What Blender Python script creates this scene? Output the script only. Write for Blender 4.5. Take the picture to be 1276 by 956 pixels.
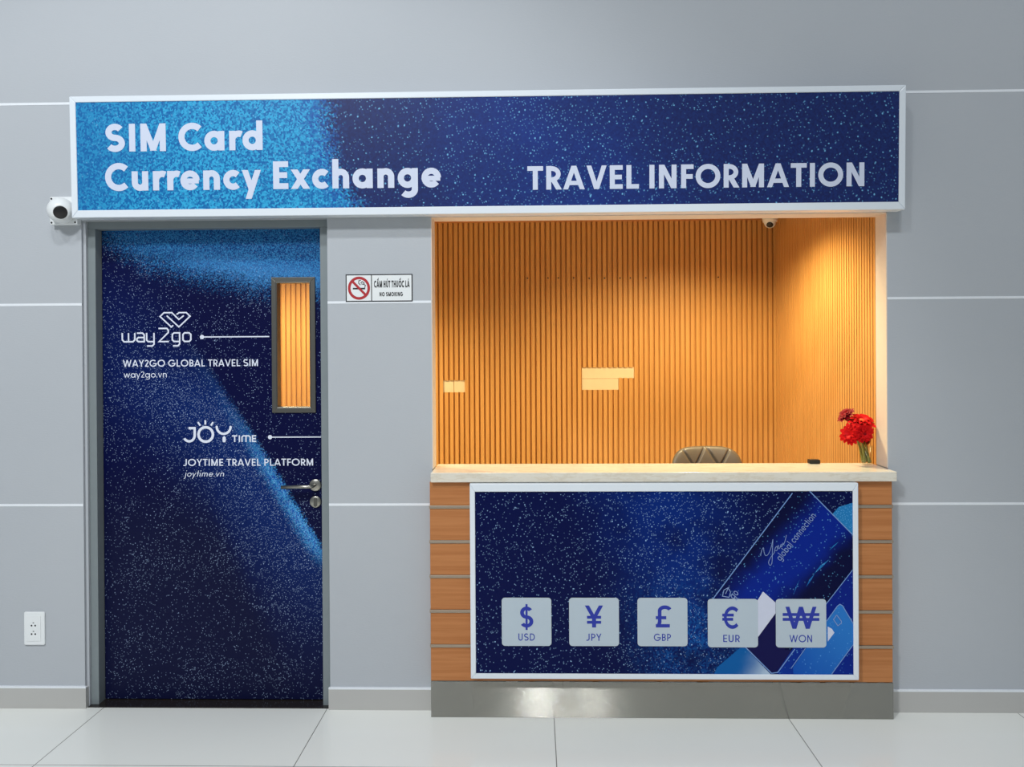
import bpy, bmesh, math, random
from mathutils import Vector, Matrix
PI = math.pi
scene = bpy.context.scene
for o in list(bpy.data.objects):
    bpy.data.objects.remove(o)
COL = scene.collection

# ------------------------------------------------------------------ camera
F_PX = 1076.0
cam = bpy.data.cameras.new('camera')
cam.sensor_fit = 'HORIZONTAL'; cam.sensor_width = 36.0
cam.lens = F_PX / 1276 * 36.0
cam.shift_y = -35.84 / 1276
cam_o = bpy.data.objects.new('camera', cam); COL.objects.link(cam_o)
yaw, pitch, roll = 0.02585, -0.00417, -0.00615
fw = Vector((-math.sin(yaw) * math.cos(pitch), math.cos(yaw) * math.cos(pitch), math.sin(pitch)))
rt0 = Vector((math.cos(yaw), math.sin(yaw), 0)); up0 = rt0.cross(fw)
rt = rt0 * math.cos(roll) + up0 * math.sin(roll)
up = up0 * math.cos(roll) - rt0 * math.sin(roll)
m = Matrix((rt, up, -fw)).transposed().to_4x4()
m.translation = Vector((0.00586, -3.81935, 1.58965))
cam_o.matrix_world = m
scene.camera = cam_o

# ------------------------------------------------------------------ light
scene.view_settings.view_transform = 'Standard'
scene.view_settings.look = 'None'
scene.view_settings.gamma = 1.0
scene.view_settings.use_curve_mapping = False
scene.view_settings.exposure = 0.0
world = bpy.data.worlds.new('hall_surroundings'); scene.world = world
world.use_nodes = True
world.node_tree.nodes['Background'].inputs[0].default_value = (0.80, 0.90, 1.0, 1)
world.node_tree.nodes['Background'].inputs[1].default_value = 0.30

def area_light(name, loc, size, watt, color, target):
    l = bpy.data.lights.new(name, 'AREA'); l.shape = 'RECTANGLE'
    l.size, l.size_y = size; l.energy = watt; l.color = color
    o = bpy.data.objects.new(name, l); COL.objects.link(o); o.location = loc
    o.rotation_euler = (Vector(target) - Vector(loc)).to_track_quat('-Z', 'Y').to_euler()
    return o
def spot_light(name, loc, watt, color, angle, blend, target, radius=0.04):
    l = bpy.data.lights.new(name, 'SPOT'); l.energy = watt; l.color = color
    l.spot_size = math.radians(angle); l.spot_blend = blend; l.shadow_soft_size = radius
    o = bpy.data.objects.new(name, l); COL.objects.link(o); o.location = loc
    o.rotation_euler = (Vector(target) - Vector(loc)).to_track_quat('-Z', 'Y').to_euler()
    return o
HALL = (0.93, 0.97, 1.0)
area_light('hall_light', (-2.9, -6.2, 8.3), (0.60, 0.60), 110, HALL, (-2.6, 0, 0.6))
area_light('hall_light', (0.05, -6.2, 8.3), (0.45, 0.45), 130, HALL, (0.0, 0, 0.6))
area_light('hall_light', (0.85, -6.2, 8.3), (0.45, 0.45), 70, HALL, (0.5, 0, 0.6))
spot_light('hall_spot', (-2.2, -5.0, 5.0), 580, HALL, 62, 0.45, (-1.45, 0, 0.35), 0.3)
WARM = (1.0, 0.86, 0.50)
spot_light('booth_light', (0.95, 0.74, 2.45), 165, WARM, 146, 0.6, (0.95, 0.90, 0))
spot_light('booth_light', (-1.60, 0.95, 2.45), 230, WARM, 140, 0.55, (-1.60, 1.05, 0))
spot_light('booth_light', (-0.30, 0.80, 2.45), 16, WARM, 140, 0.6, (-0.30, 0.90, 0))  # weak fill lamp, added to lift the dim left of the slat wall

# ------------------------------------------------------------------ material helpers
def lin(r, g, b):
    f = lambda c: c / 12.92 if c <= 0.04045 else ((c + 0.055) / 1.055) ** 2.4
    return (f(r / 255), f(g / 255), f(b / 255), 1.0)

class NT:
    """a node tree with short arithmetic on sockets"""
    def __init__(self, name):
        self.m = bpy.data.materials.new(name); self.m.use_nodes = True
        self.t = self.m.node_tree; self.n = self.t.nodes; self.l = self.t.links
        self.b = self.n['Principled BSDF']
    def set(self, **k):
        names = dict(col='Base Color', rough='Roughness', metal='Metallic', spec='Specular IOR Level', normal='Normal',
                     coat='Coat Weight', coatr='Coat Roughness', aniso='Anisotropic', anrot='Anisotropic Rotation',
                     tan='Tangent', trans='Transmission Weight', ior='IOR', sheen='Sheen Weight')
        for a, v in k.items():
            s = self.b.inputs[names[a]]
            if isinstance(v, E): self.l.new(v.s, s)
            elif isinstance(v, bpy.types.NodeSocket): self.l.new(v, s)
            else: s.default_value = v
        return self
    def obj(self):
        c = self.n.new('ShaderNodeTexCoord'); sp = self.n.new('ShaderNodeSeparateXYZ')
        self.l.new(c.outputs['Object'], sp.inputs[0]); self.vec = c.outputs['Object']
        return E(self, sp.outputs[0]), E(self, sp.outputs[1]), E(self, sp.outputs[2])
    def math(self, op, *a):
        nd = self.n.new('ShaderNodeMath'); nd.operation = op
        for i, v in enumerate(a):
            if isinstance(v, E): self.l.new(v.s, nd.inputs[i])
            else: nd.inputs[i].default_value = v
        return E(self, nd.outputs[0])
    def ss(self, v, a, b):
        nd = self.n.new('ShaderNodeMapRange'); nd.interpolation_type = 'SMOOTHSTEP'
        self.l.new(v.s, nd.inputs[0])
        if a < b: nd.inputs[1].default_value, nd.inputs[2].default_value, nd.inputs[3].default_value, nd.inputs[4].default_value = a, b, 0, 1
        else: nd.inputs[1].default_value, nd.inputs[2].default_value, nd.inputs[3].default_value, nd.inputs[4].default_value = b, a, 1, 0
        return E(self, nd.outputs[0])
    def comb(self, x, y, z):
        nd = self.n.new('ShaderNodeCombineXYZ')
        for i, v in enumerate((x, y, z)):
            if isinstance(v, E): self.l.new(v.s, nd.inputs[i])
            else: nd.inputs[i].default_value = v
        return nd.outputs[0]
    def voro(self, x, z, scale, seed, feature='F1'):
        nd = self.n.new('ShaderNodeTexVoronoi'); nd.voronoi_dimensions = '2D'; nd.feature = feature
        self.l.new(self.comb(x + seed * 7.31, z + seed * 3.17, 0), nd.inputs['Vector'])
        nd.inputs['Scale'].default_value = scale
        sp = self.n.new('ShaderNodeSeparateColor'); self.l.new(nd.outputs['Color'], sp.inputs[0])
        return E(self, nd.outputs['Distance']), E(self, sp.outputs[0]), E(self, sp.outputs[1]), E(self, sp.outputs[2])
    def noise(self, vec, scale, detail=3, rough=0.5):
        nd = self.n.new('ShaderNodeTexNoise'); self.l.new(vec, nd.inputs['Vector'])
        nd.inputs['Scale'].default_value = scale; nd.inputs['Detail'].default_value = detail; nd.inputs['Roughness'].default_value = rough
        return E(self, nd.outputs[0])
    def mix(self, f, a, b):
        nd = self.n.new('ShaderNodeMix'); nd.data_type = 'RGBA'
        if isinstance(f, E): self.l.new(f.s, nd.inputs[0])
        else: nd.inputs[0].default_value = f
        for i, v in ((6, a), (7, b)):
            if isinstance(v, E): self.l.new(v.s, nd.inputs[i])
            else: nd.inputs[i].default_value = v
        return E(self, nd.outputs[2])
    def bump(self, h, strength, dist=0.002):
        nd = self.n.new('ShaderNodeBump'); self.l.new(h.s, nd.inputs['Height'])
        nd.inputs['Strength'].default_value = strength; nd.inputs['Distance'].default_value = dist
        return nd.outputs[0]
class E:
    def __init__(self, t, s): self.t, self.s = t, s
    def __add__(self, o): return self.t.math('ADD', self, o)
    def __sub__(self, o): return self.t.math('SUBTRACT', self, o)
    def __rsub__(self, o): return self.t.math('SUBTRACT', o, self)
    def __mul__(self, o): return self.t.math('MULTIPLY', self, o)
    def __truediv__(self, o): return self.t.math('DIVIDE', self, o)
    __radd__ = __add__; __rmul__ = __mul__
def plain(name, col, rough=0.5, metal=0.0, spec=0.5, var=0.04, scale=30):
    """one colour with a faint mottling so that it is not dead flat"""
    t = NT(name); t.obj(); n = t.noise(t.vec, scale)
    a = tuple(c * (1 - var) for c in col[:3]) + (1,); b = tuple(min(1, c * (1 + var)) for c in col[:3]) + (1,)
    t.set(col=t.mix(n, a, b), rough=rough, metal=metal, spec=spec)
    return t.m

def speck(t, x, z, scale, seed, keep, r):
    """sparse round glints: 0..1"""
    wn = t.noise(t.vec, 9.0, 1) * 0.04
    d, c1, c2, c3 = t.voro(x * 0.93 + z * 0.37 + wn, z * 0.93 - x * 0.37 + wn, scale, seed)
    if isinstance(keep, E): on = t.math('GREATER_THAN', keep, c1)
    else: on = t.math('LESS_THAN', c1, keep)
    return t.ss(d, r, r * 0.4) * on * (c2 * 0.75 + 0.25)

# ------------------------------------------------------------------ materials
M = {}
def wall_paint():
    t = NT('wall_paint'); x, y, z = t.obj()
    n = t.noise(t.vec, 1.3, 4); k = t.noise(t.comb(x * 60.0, y * 60.0, z * 220.0), 1.0, 3)
    t.set(col=t.mix(n, lin(178, 182, 187), lin(187, 190, 194)), rough=0.62, spec=0.3,
          normal=t.bump(k, 0.25, 0.002))
    return t.m
M['wall'] = wall_paint()
M['groove'] = plain('white_joint_paint', lin(236, 239, 243), 0.45, spec=0.5)
M['base_tile'] = plain('skirting_tile', lin(186, 184, 180), 0.35, scale=4)
M['white_plaster'] = plain('reveal_plaster', lin(222, 207, 194), 0.6)
def floor_mat():
    t = NT('polished_tile'); x, y, z = t.obj()
    n = t.noise(t.vec, 1.5, 4)
    def seam(v, off):
        f = t.math('FRACT', (v - off) / 1.009)
        d = t.math('ABSOLUTE', f - 0.5)
        return t.ss(d, 0.4978, 0.4990)
    s = t.math('MAXIMUM', seam(x, -1.936), seam(y, -0.534))
    base = t.mix(n, lin(242, 242, 236), lin(246, 246, 240))
    t.set(col=t.mix(s, base, lin(110, 106, 100)), rough=0.13 + s * 0.4, spec=0.5)
    return t.m
M['floor'] = floor_mat()
def wood(name, c1, c2, c3, along='Z', rough=0.42):
    t = NT(name); x, y, z = t.obj()
    if along == 'Z': v = t.comb(x * 70.0, y * 70.0, z * 2.2)
    else: v = t.comb(x * 2.2, y * 70.0, z * 70.0)
    n = t.noise(v, 1.0, 4, 0.6); k = t.noise(t.vec, 1.7, 2)
    a = t.mix(t.ss(n, 0.3, 0.7), c1, c2)
    t.set(col=t.mix(k * 0.35, a, c3), rough=rough, spec=0.35)
    return t.m
M['slat'] = wood('slat_veneer', lin(203, 146, 80), lin(219, 163, 94), lin(196, 137, 72))
M['slat_back'] = plain('slat_groove_board', lin(188, 126, 58), 0.7)
M['board'] = wood('counter_board_veneer', lin(178, 112, 62), lin(196, 130, 78), lin(170, 106, 58), along='X', rough=0.5)
M['fascia'] = wood('fascia_veneer', lin(200, 130, 72), lin(214, 146, 86), lin(190, 122, 66), along='X')
M['bare'] = plain('bare_backing_board', lin(226, 206, 168), 0.7)
def stone():
    t = NT('cream_stone'); x, y, z = t.obj()
    n = t.noise(t.comb(x * 2.0, y * 6.0, z * 9.0), 2.0, 6, 0.65); k = t.noise(t.vec, 40, 2)
    vein = t.ss(t.math('ABSOLUTE', n - 0.5), 0.05, 0.0)
    a = t.mix(k, lin(224, 216, 200), lin(234, 227, 212))
    t.set(col=t.mix(vein * 0.3, a, lin(196, 178, 146)), rough=0.16, spec=0.5)
    return t.m
M['stone'] = stone()
def steel(name, col, rough, aniso):
    t = NT(name); x, y, z = t.obj()
    n = t.noise(t.comb(x * 2.0, y * 40.0, z * 300.0), 1.0, 2); k = t.noise(t.vec, 3.0, 3)
    wn = t.n.new('ShaderNodeTexWhiteNoise'); wn.noise_dimensions = '2D'          # hairline brushing: facets tilt up and down only
    t.l.new(t.comb(t.math('FLOOR', x * 40.0), z * 9000.0, 0.0), wn.inputs['Vector'])
    tilt_ = (E(t, wn.outputs['Value']) - 0.5) * 3.0
    vn = t.n.new('ShaderNodeVectorMath'); vn.operation = 'NORMALIZE'; t.l.new(t.comb(0.0, -1.0, tilt_), vn.inputs[0])
    t.set(col=t.mix(k, tuple(c * .88 for c in col[:3]) + (1,), col), metal=1.0, rough=rough + 0.04 * n, normal=vn.outputs[0])
    return t.m
M['steel'] = steel('brushed_steel', lin(182, 179, 170), 0.095, 1.0)
M['satin'] = plain('satin_nickel', lin(166, 163, 154), 0.30, 1.0)
M['strip'] = plain('strip_metal', lin(168, 152, 134), 0.4, 0.55)
M['frame_grey'] = plain('door_frame_paint', lin(128, 136, 138), 0.45)
M['gasket'] = plain('window_trim_metal', lin(112, 110, 104), 0.35, 0.85)
M['granite'] = plain('threshold_granite', lin(38, 34, 32), 0.12, var=0.3, scale=120)
M['white_metal'] = plain('white_powder_coat', lin(228, 234, 240), 0.3, spec=0.5, var=0.01)
M['white_plastic'] = plain('white_plastic', lin(236, 238, 238), 0.35, var=0.01)
M['black_plastic'] = plain('black_plastic', lin(22, 20, 22), 0.35)
M['letter'] = plain('pale_vinyl_lettering', lin(208, 215, 234), 0.5, var=0.01)
M['door_letter'] = plain('white_vinyl_lettering', lin(226, 230, 244), 0.5, var=0.01)
M['tile_print'] = plain('grey_tile_print', lin(184, 197, 207), 0.45, var=0.01)
M['blue_ink'] = plain('royal_blue_ink', lin(28, 48, 160), 0.45)
M['sign_white'] = plain('sign_white', lin(232, 234, 234), 0.5, var=0.01)
M['sign_black'] = plain('sign_black', lin(16, 16, 22), 0.5)
M['sign_red'] = plain('sign_red', lin(176, 30, 38), 0.5)
M['leather'] = plain('taupe_leather', lin(98, 86, 70), 0.4, var=0.08, scale=60)
M['ceiling'] = plain('booth_ceiling_paint', lin(225, 218, 208), 0.7)
M['petal'] = plain('red_petals', lin(196, 12, 18), 0.6, spec=0.12, var=0.3, scale=90)
M['petal_dark'] = plain('dark_red_petals', lin(132, 8, 22), 0.6, spec=0.12, var=0.3, scale=90)
M['petal_core'] = plain('orange_flower_core', lin(236, 96, 40), 0.6, var=0.3, scale=200)
M['stem'] = plain('olive_stem', lin(128, 124, 48), 0.55, var=0.2)

def sign_print():
    t = NT('signboard_print'); x, y, z = t.obj()      # x 0..3.6 from the left end, z 0..0.52
    d, a, b, c = t.voro(x, z, 140, 1)
    n = t.noise(t.vec, 5.0, 3)
    edge = 1.150 - (z - 0.26) * 0.10 + t.ss(z, 0.22, 0.0) * 0.09
    soft = x - edge + (a - 0.5) * 0.10 + (n - 0.5) * 0.06
    left = t.ss(soft, 0.05, -0.06)
    glit = t.mix(t.ss(b, 0.1, 0.95), lin(6, 100, 166), lin(48, 168, 216))
    shade = t.ss(x + (n - 0.5) * 0.6, 0.0, 0.55)
    glit = t.mix(shade * 0.5 + 0.5, lin(30, 100, 162), glit)
    blue = t.ss(t.math('ABSOLUTE', x - 2.05 + (z - 0.26) * 0.5), 0.75, 0.0)
    navy = t.mix(blue * 0.8 * n + 0.08, lin(24, 34, 84), lin(28, 56, 138))
    navy = t.mix((b - 0.5) * 0.14 + 0.05, navy, lin(40, 90, 180))
    rim = t.ss(soft, -0.17, 0.0); glit = t.mix(rim * 0.75 * t.ss(c, 0.1, 0.7), glit, lin(28, 66, 160))
    col = t.mix(left, navy, glit)
    s1 = speck(t, x, z, 88, 3, 0.20 + blue * 0.16, 0.30); s2 = speck(t, x, z, 40, 5, 0.20, 0.19)
    s = t.math('MINIMUM', s1 * 0.7 + s2, 1.0)
    s = s * (1.0 - left * 0.35)
    col = t.mix(s * 0.85, col, lin(120, 190, 232))
    t.set(col=col, rough=0.4, spec=0.22)
    return t.m
M['sign_print'] = sign_print()

def door_print():
    t = NT('door_print'); x, y, z = t.obj()            # x 0..1.005 from the left edge, z 0..2.155
    d, a, b, c = t.voro(x, z, 240, 2)
    d2, a2, b2, c2 = t.voro(x, z, 90, 4)
    n = t.noise(t.vec, 4.0, 3)
    # bright cloud along the top with a sagging lower edge
    ex = t.math('POWER', 2.718, x * -5.2)
    zb = 2.13 - (1.0 - ex) * 0.165 - x * 0.125
    top = t.ss(z - zb + (a - 0.5) * 0.11 + (n - 0.5) * 0.08, -0.05, 0.09)
    hot = t.ss(t.math('ABSOLUTE', z - zb - 0.07), 0.10, 0.0) * t.ss(x, 0.1, 0.8)
    # diagonal streak, bright along its right edge
    tz = 1.648 - z
    xr = 0.415 + tz * 0.615 + t.math('SINE', tz * 2.8) * 0.012
    s = xr - x + (a - 0.5) * 0.03
    fade = t.ss(tz, 0.22, 0.75)
    core = t.ss(s, -0.012, 0.010) * t.ss(s, 0.095, 0.02) * (fade * 0.9 + 0.05) * t.ss(tz, 0.0, 0.2) * t.ss(tz, 1.08, 0.92)
    wide = t.ss(s, -0.012, 0.03) * t.ss(s, 0.62, 0.06) * t.ss(tz, -0.05, 0.35) * t.ss(tz, 1.75, 0.75)
    low = t.ss(s - tz * 0.17 - 0.22, -0.03, 0.10)       # the darker field below the streak
    upleft = t.ss(t.math('ABSOLUTE', x - 0.12 + (z - 1.5) * 0.25), 0.45, 0.0) * t.ss(t.math('ABSOLUTE', z - 1.55), 0.6, 0.1)
    dark = t.mix(t.ss(z, 0.1, 1.4), lin(11, 16, 54), lin(2, 6, 56))
    col = t.mix(upleft * 0.5, dark, lin(6, 30, 92))
    col = t.mix(wide * 0.52, col, lin(10, 50, 124))
    col = t.mix(low * t.ss(z, 1.1, 0.7) * 0.8, col, lin(14, 18, 52))
    topc = t.mix(t.ss(b, 0.1, 0.95), lin(10, 60, 124), lin(52, 132, 190))
    topc = t.mix(hot * 0.45, topc, lin(84, 160, 226))
    corec = t.mix(t.ss(b, 0.1, 0.9), lin(20, 88, 176), lin(82, 172, 228))
    col = t.mix(top * 0.92, col, topc)
    col = t.mix(core * 0.9, col, corec)
    keep = 0.07 + wide * 0.22 + upleft * 0.10 + t.ss(n, 0.45, 0.65) * 0.10
    s1 = speck(t, x, z, 190, 7, keep, 0.42); s2 = speck(t, x, z, 90, 9, keep * 0.9, 0.22)
    g = t.math('MINIMUM', s1 * 0.75 + s2, 1.0) * (1.0 - top * 0.5)
    col = t.mix(g * 0.8, col, lin(178, 202, 240))
    t.set(col=col, rough=0.42, spec=0.12)
    return t.m
M['door_print'] = door_print()

def poster_print(name, c_dark, c_blue, dens, cx, cz):
    t = NT(name); x, y, z = t.obj()
    d, a, b, c = t.voro(x, z, 150, 2); n = t.noise(t.vec, 5.0, 4)
    glow = t.ss(t.math('ABSOLUTE', x - cx + (z - cz) * 0.35), 0.46, 0.0) * t.ss(n, 0.25, 0.6)
    low = t.ss(z, cz + 0.28, cz - 0.22) * glow
    col = t.mix(glow * 0.75, c_dark, c_blue)
    col = t.mix(low * t.ss(b, 0.2, 1.0) * 0.65, col, lin(30, 120, 200))
    keep = dens + glow * 0.12 + t.ss(n, 0.5, 0.7) * 0.10
    s1 = speck(t, x, z, 135, 7, keep, 0.36); s2 = speck(t, x, z, 52, 9, keep * 0.6, 0.19)
    g = t.math('MINIMUM', s1 * 0.8 + s2, 1.0)
    col = t.mix(g * 0.85, col, lin(160, 198, 238))
    t.set(col=col, rough=0.4, spec=0.1)
    return t.m
M['poster'] = poster_print('poster_print', lin(4, 14, 66), lin(4, 44, 126), 0.15, 1.0, 0.25)
def card_mat(name, c1, c2, ax, az, lo, hi, dens=0.05, off=None):
    t = NT(name); x, y, z = t.obj(); n = t.noise(t.vec, 9.0, 4)
    f = t.ss(x * ax + z * az + (n - 0.5) * 0.08, lo, hi)
    if off: f = f * t.ss(x * ax + z * az + (n - 0.5) * 0.08, off[1], off[0])
    col = t.mix(f, c1, c2)
    if dens:
        g = speck(t, x, z, 110, 11, dens, 0.33)
        col = t.mix(g * 0.7, col, lin(110, 180, 230))
    t.set(col=col, rough=0.4, spec=0.1)
    return t.m
M['card_big'] = card_mat('card_print_deep_blue', lin(5, 10, 54), lin(6, 36, 136), 0.72, -0.69, 0.47, 0.60, 0.14, (0.67, 0.79))
M['card_navy'] = card_mat('card_print_navy', lin(14, 16, 60), lin(20, 20, 74), 0.7, 0.7, 0.6, 0.9, 0.0)
M['card_blue'] = card_mat('card_print_blue', lin(10, 54, 150), lin(8, 32, 126), 0.7, 0.7, 0.8, 1.3, 0.14)
M['card_teal'] = card_mat('card_print_teal', lin(14, 74, 170), lin(44, 118, 196), 0.7, 0.7, 0.9, 1.3, 0.10)
M['card_pale'] = card_mat('card_print_pale', lin(16, 92, 160), lin(196, 214, 228), 0.85, -0.5, 0.93, 1.12, 0.02)
M['card_lilac'] = plain('card_print_lilac', lin(206, 210, 228), 0.4)
M['card_line'] = plain('card_print_line', lin(110, 146, 204), 0.4)
M['card_text'] = plain('card_print_text', lin(128, 150, 198), 0.4)
M['streak'] = card_mat('card_print_comet', lin(12, 60, 150), lin(36, 120, 180), 0.7, 0.7, 1.1, 1.5, 0.75)
def glass_mat(name, refl=0.06):
    t = NT(name)
    tr = t.n.new('ShaderNodeBsdfTransparent'); gl = t.n.new('ShaderNodeBsdfGlossy'); gl.inputs['Roughness'].default_value = 0.02
    fr = t.n.new('ShaderNodeValue'); fr.outputs[0].default_value = refl
    mx = t.n.new('ShaderNodeMixShader')
    tr.inputs[0].default_value = (0.95, 0.97, 0.96, 1)
    t.l.new(fr.outputs[0], mx.inputs[0]); t.l.new(tr.outputs[0], mx.inputs[1]); t.l.new(gl.outputs[0], mx.inputs[2])
    t.l.new(mx.outputs[0], t.n['Material Output'].inputs[0])
    return t.m
M['glass'] = glass_mat('clear_glass')
M['vase_glass'] = glass_mat('thin_vase_glass', 0.025)

# ------------------------------------------------------------------ geometry helpers
class MB:
    def __init__(self): self.bm = bmesh.new()
    def box(self, x0, x1, y0, y1, z0, z1, mi=0):
        v = [self.bm.verts.new(p) for p in ((x0, y0, z0), (x1, y0, z0), (x1, y1, z0), (x0, y1, z0), (x0, y0, z1), (x1, y0, z1), (x1, y1, z1), (x0, y1, z1))]
        for f in ((0, 3, 2, 1), (4, 5, 6, 7), (0, 1, 5, 4), (1, 2, 6, 5), (2, 3, 7, 6), (3, 0, 4, 7)):
            self.bm.faces.new([v[i] for i in f]).material_index = mi
        return self
    def poly(self, pts, y, mi=0):
        """flat print facing -y"""
        if area2(pts) < 0: pts = pts[::-1]
        y -= .000006 * (len(self.bm.faces) % 61)         # overlapping strokes must not share one plane
        f = self.bm.faces.new([self.bm.verts.new((p[0], y, p[1])) for p in pts]); f.material_index = mi
        return self
    def prism(self, pts, y0, y1, mi=0):
        """x,z outline given depth from y0 (front) to y1"""
        if area2(pts) < 0: pts = pts[::-1]
        a = [self.bm.verts.new((p[0], y0, p[1])) for p in pts]; b = [self.bm.verts.new((p[0], y1, p[1])) for p in pts]
        self.bm.faces.new(a).material_index = mi; self.bm.faces.new(b[::-1]).material_index = mi
        n = len(pts)
        for i in range(n): self.bm.faces.new((a[i], b[i], b[(i + 1) % n], a[(i + 1) % n])).material_index = mi
        return self
    def lathe(self, prof, mat=Matrix(), n=32, mi=0, smooth=True):
        """prof: (radius, height) round the local z axis"""
        rings = []
        for r, h in prof:
            if r < 1e-6: rings.append([self.bm.verts.new(mat @ Vector((0, 0, h)))])
            else: rings.append([self.bm.verts.new(mat @ Vector((r * math.cos(2 * PI * k / n), r * math.sin(2 * PI * k / n), h))) for k in range(n)])
        for A, B in zip(rings, rings[1:]):
            for k in range(n):
                k2 = (k + 1) % n
                q = [A[0]] if len(A) == 1 else [A[k], A[k2]]
                q += [B[0]] if len(B) == 1 else [B[k2], B[k]]
                if len(q) > 2:
                    f = self.bm.faces.new(q); f.smooth = smooth; f.material_index = mi
        return self
    def tube(self, pts, rad, n=10, mi=0):
        pts = [Vector(p) for p in pts]; rings = []
        for i, p in enumerate(pts):
            d = (pts[min(i + 1, len(pts) - 1)] - pts[max(i - 1, 0)]).normalized()
            a = d.orthogonal().normalized() if i == 0 else (prev - d * prev.dot(d)).normalized()
            prev = a; b = d.cross(a); r = rad[i] if isinstance(rad, (list, tuple)) else rad
            rings.append([self.bm.verts.new(p + a * r * math.cos(2 * PI * k / n) + b * r * math.sin(2 * PI * k / n)) for k in range(n)])
        for A, B in zip(rings, rings[1:]):
            for k in range(n):
                f = self.bm.faces.new((A[k], A[(k + 1) % n], B[(k + 1) % n], B[k])); f.smooth = True; f.material_index = mi
        self.bm.faces.new(rings[0][::-1]).material_index = mi; self.bm.faces.new(rings[-1]).material_index = mi
        return self
    def build(self, name, mat, parent=None, bevel=0.0, seg=2, fix=True):
        if fix: bmesh.ops.recalc_face_normals(self.bm, faces=self.bm.faces)
        me = bpy.data.meshes.new(name); self.bm.to_mesh(me); self.bm.free()
        for mm in (mat if isinstance(mat, (list, tuple)) else [mat]): me.materials.append(mm)
        o = bpy.data.objects.new(name, me); COL.objects.link(o)
        if parent: o.parent = parent
        if bevel:
            b = o.modifiers.new('bevel', 'BEVEL'); b.width = bevel; b.segments = seg; b.limit_method = 'ANGLE'; b.angle_limit = math.radians(40)
        return o
def area2(p): return sum(p[i][0] * p[(i + 1) % len(p)][1] - p[(i + 1) % len(p)][0] * p[i][1] for i in range(len(p)))
def thing(name, label, cat, loc, rot=(0, 0, 0), group=None):
    o = bpy.data.objects.new(name, None); COL.objects.link(o); o.location = loc; o.rotation_euler = rot
    o.empty_display_size = 0.1
    o['label'] = label; o['category'] = cat
    if group: o['group'] = group
    return o
def tag(o, label, cat, group=None):
    o['label'] = label; o['category'] = cat
    if group: o['group'] = group
    return o
def struct(o, label=None):
    o['kind'] = 'structure'
    if label: o['label'] = label
    return o
def rot_to(d):
    """matrix whose local z points along d"""
    return Vector(d).to_track_quat('Z', 'Y').to_matrix().to_4x4()

# ------------------------------------------------------------------ a plain geometric stroke alphabet (cap height 1)
def ell(cx, cy, rx, ry, a0, a1, n=None):
    n = n or max(4, int(abs(a1 - a0) / 9))
    return [(cx + rx * math.cos(math.radians(a0 + (a1 - a0) * i / n)), cy + ry * math.sin(math.radians(a0 + (a1 - a0) * i / n))) for i in range(n + 1)]
def band(pts, w, closed=False):
    """a stroke of width w along pts as quads"""
    n = len(pts); L = []; Rr = []
    for i in range(n):
        p = pts[i]
        a = pts[i - 1] if (i > 0 or closed) else None
        b = pts[(i + 1) % n] if (i < n - 1 or closed) else None
        def nrm(u, v):
            dx, dy = v[0] - u[0], v[1] - u[1]; l = math.hypot(dx, dy) or 1; return (-dy / l, dx / l)
        if a is None: nx, ny = nrm(p, b); k = 1
        elif b is None: nx, ny = nrm(a, p); k = 1
        else:
            n1, n2 = nrm(a, p), nrm(p, b); nx, ny = n1[0] + n2[0], n1[1] + n2[1]
            l = math.hypot(nx, ny) or 1; nx, ny = nx / l, ny / l
            k = 1 / max(0.45, nx * n1[0] + ny * n1[1])
        h = w / 2 * k
        L.append((p[0] + nx * h, p[1] + ny * h)); Rr.append((p[0] - nx * h, p[1] - ny * h))
    q = []
    for i in range(n if closed else n - 1):
        j = (i + 1) % n; q.append([L[i], Rr[i], Rr[j], L[j]])
    return q
def clip_y(poly, lo, hi):
    for s, lim in ((1, lo), (-1, hi)):
        out = []
        for i in range(len(poly)):
            a, b = poly[i], poly[(i + 1) % len(poly)]
            da, db = s * (a[1] - lim), s * (b[1] - lim)
            if da >= 0: out.append(a)
            if da * db < 0:
                k = da / (da - db); out.append((a[0] + (b[0] - a[0]) * k, lim))
        poly = out
        if not poly: return []
    return poly
def diag(x0, y0, x1, y1, w, lo, hi):
    dx, dy = x1 - x0, y1 - y0; l = math.hypot(dx, dy); e = 0.6
    q = band([(x0 - dx / l * e, y0 - dy / l * e), (x1 + dx / l * e, y1 + dy / l * e)], w)
    return [p for p in (clip_y(q[0], lo, hi),) if len(p) > 2]
def rect(x0, y0, x1, y1): return [[(x0, y0), (x1, y0), (x1, y1), (x0, y1)]]
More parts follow.
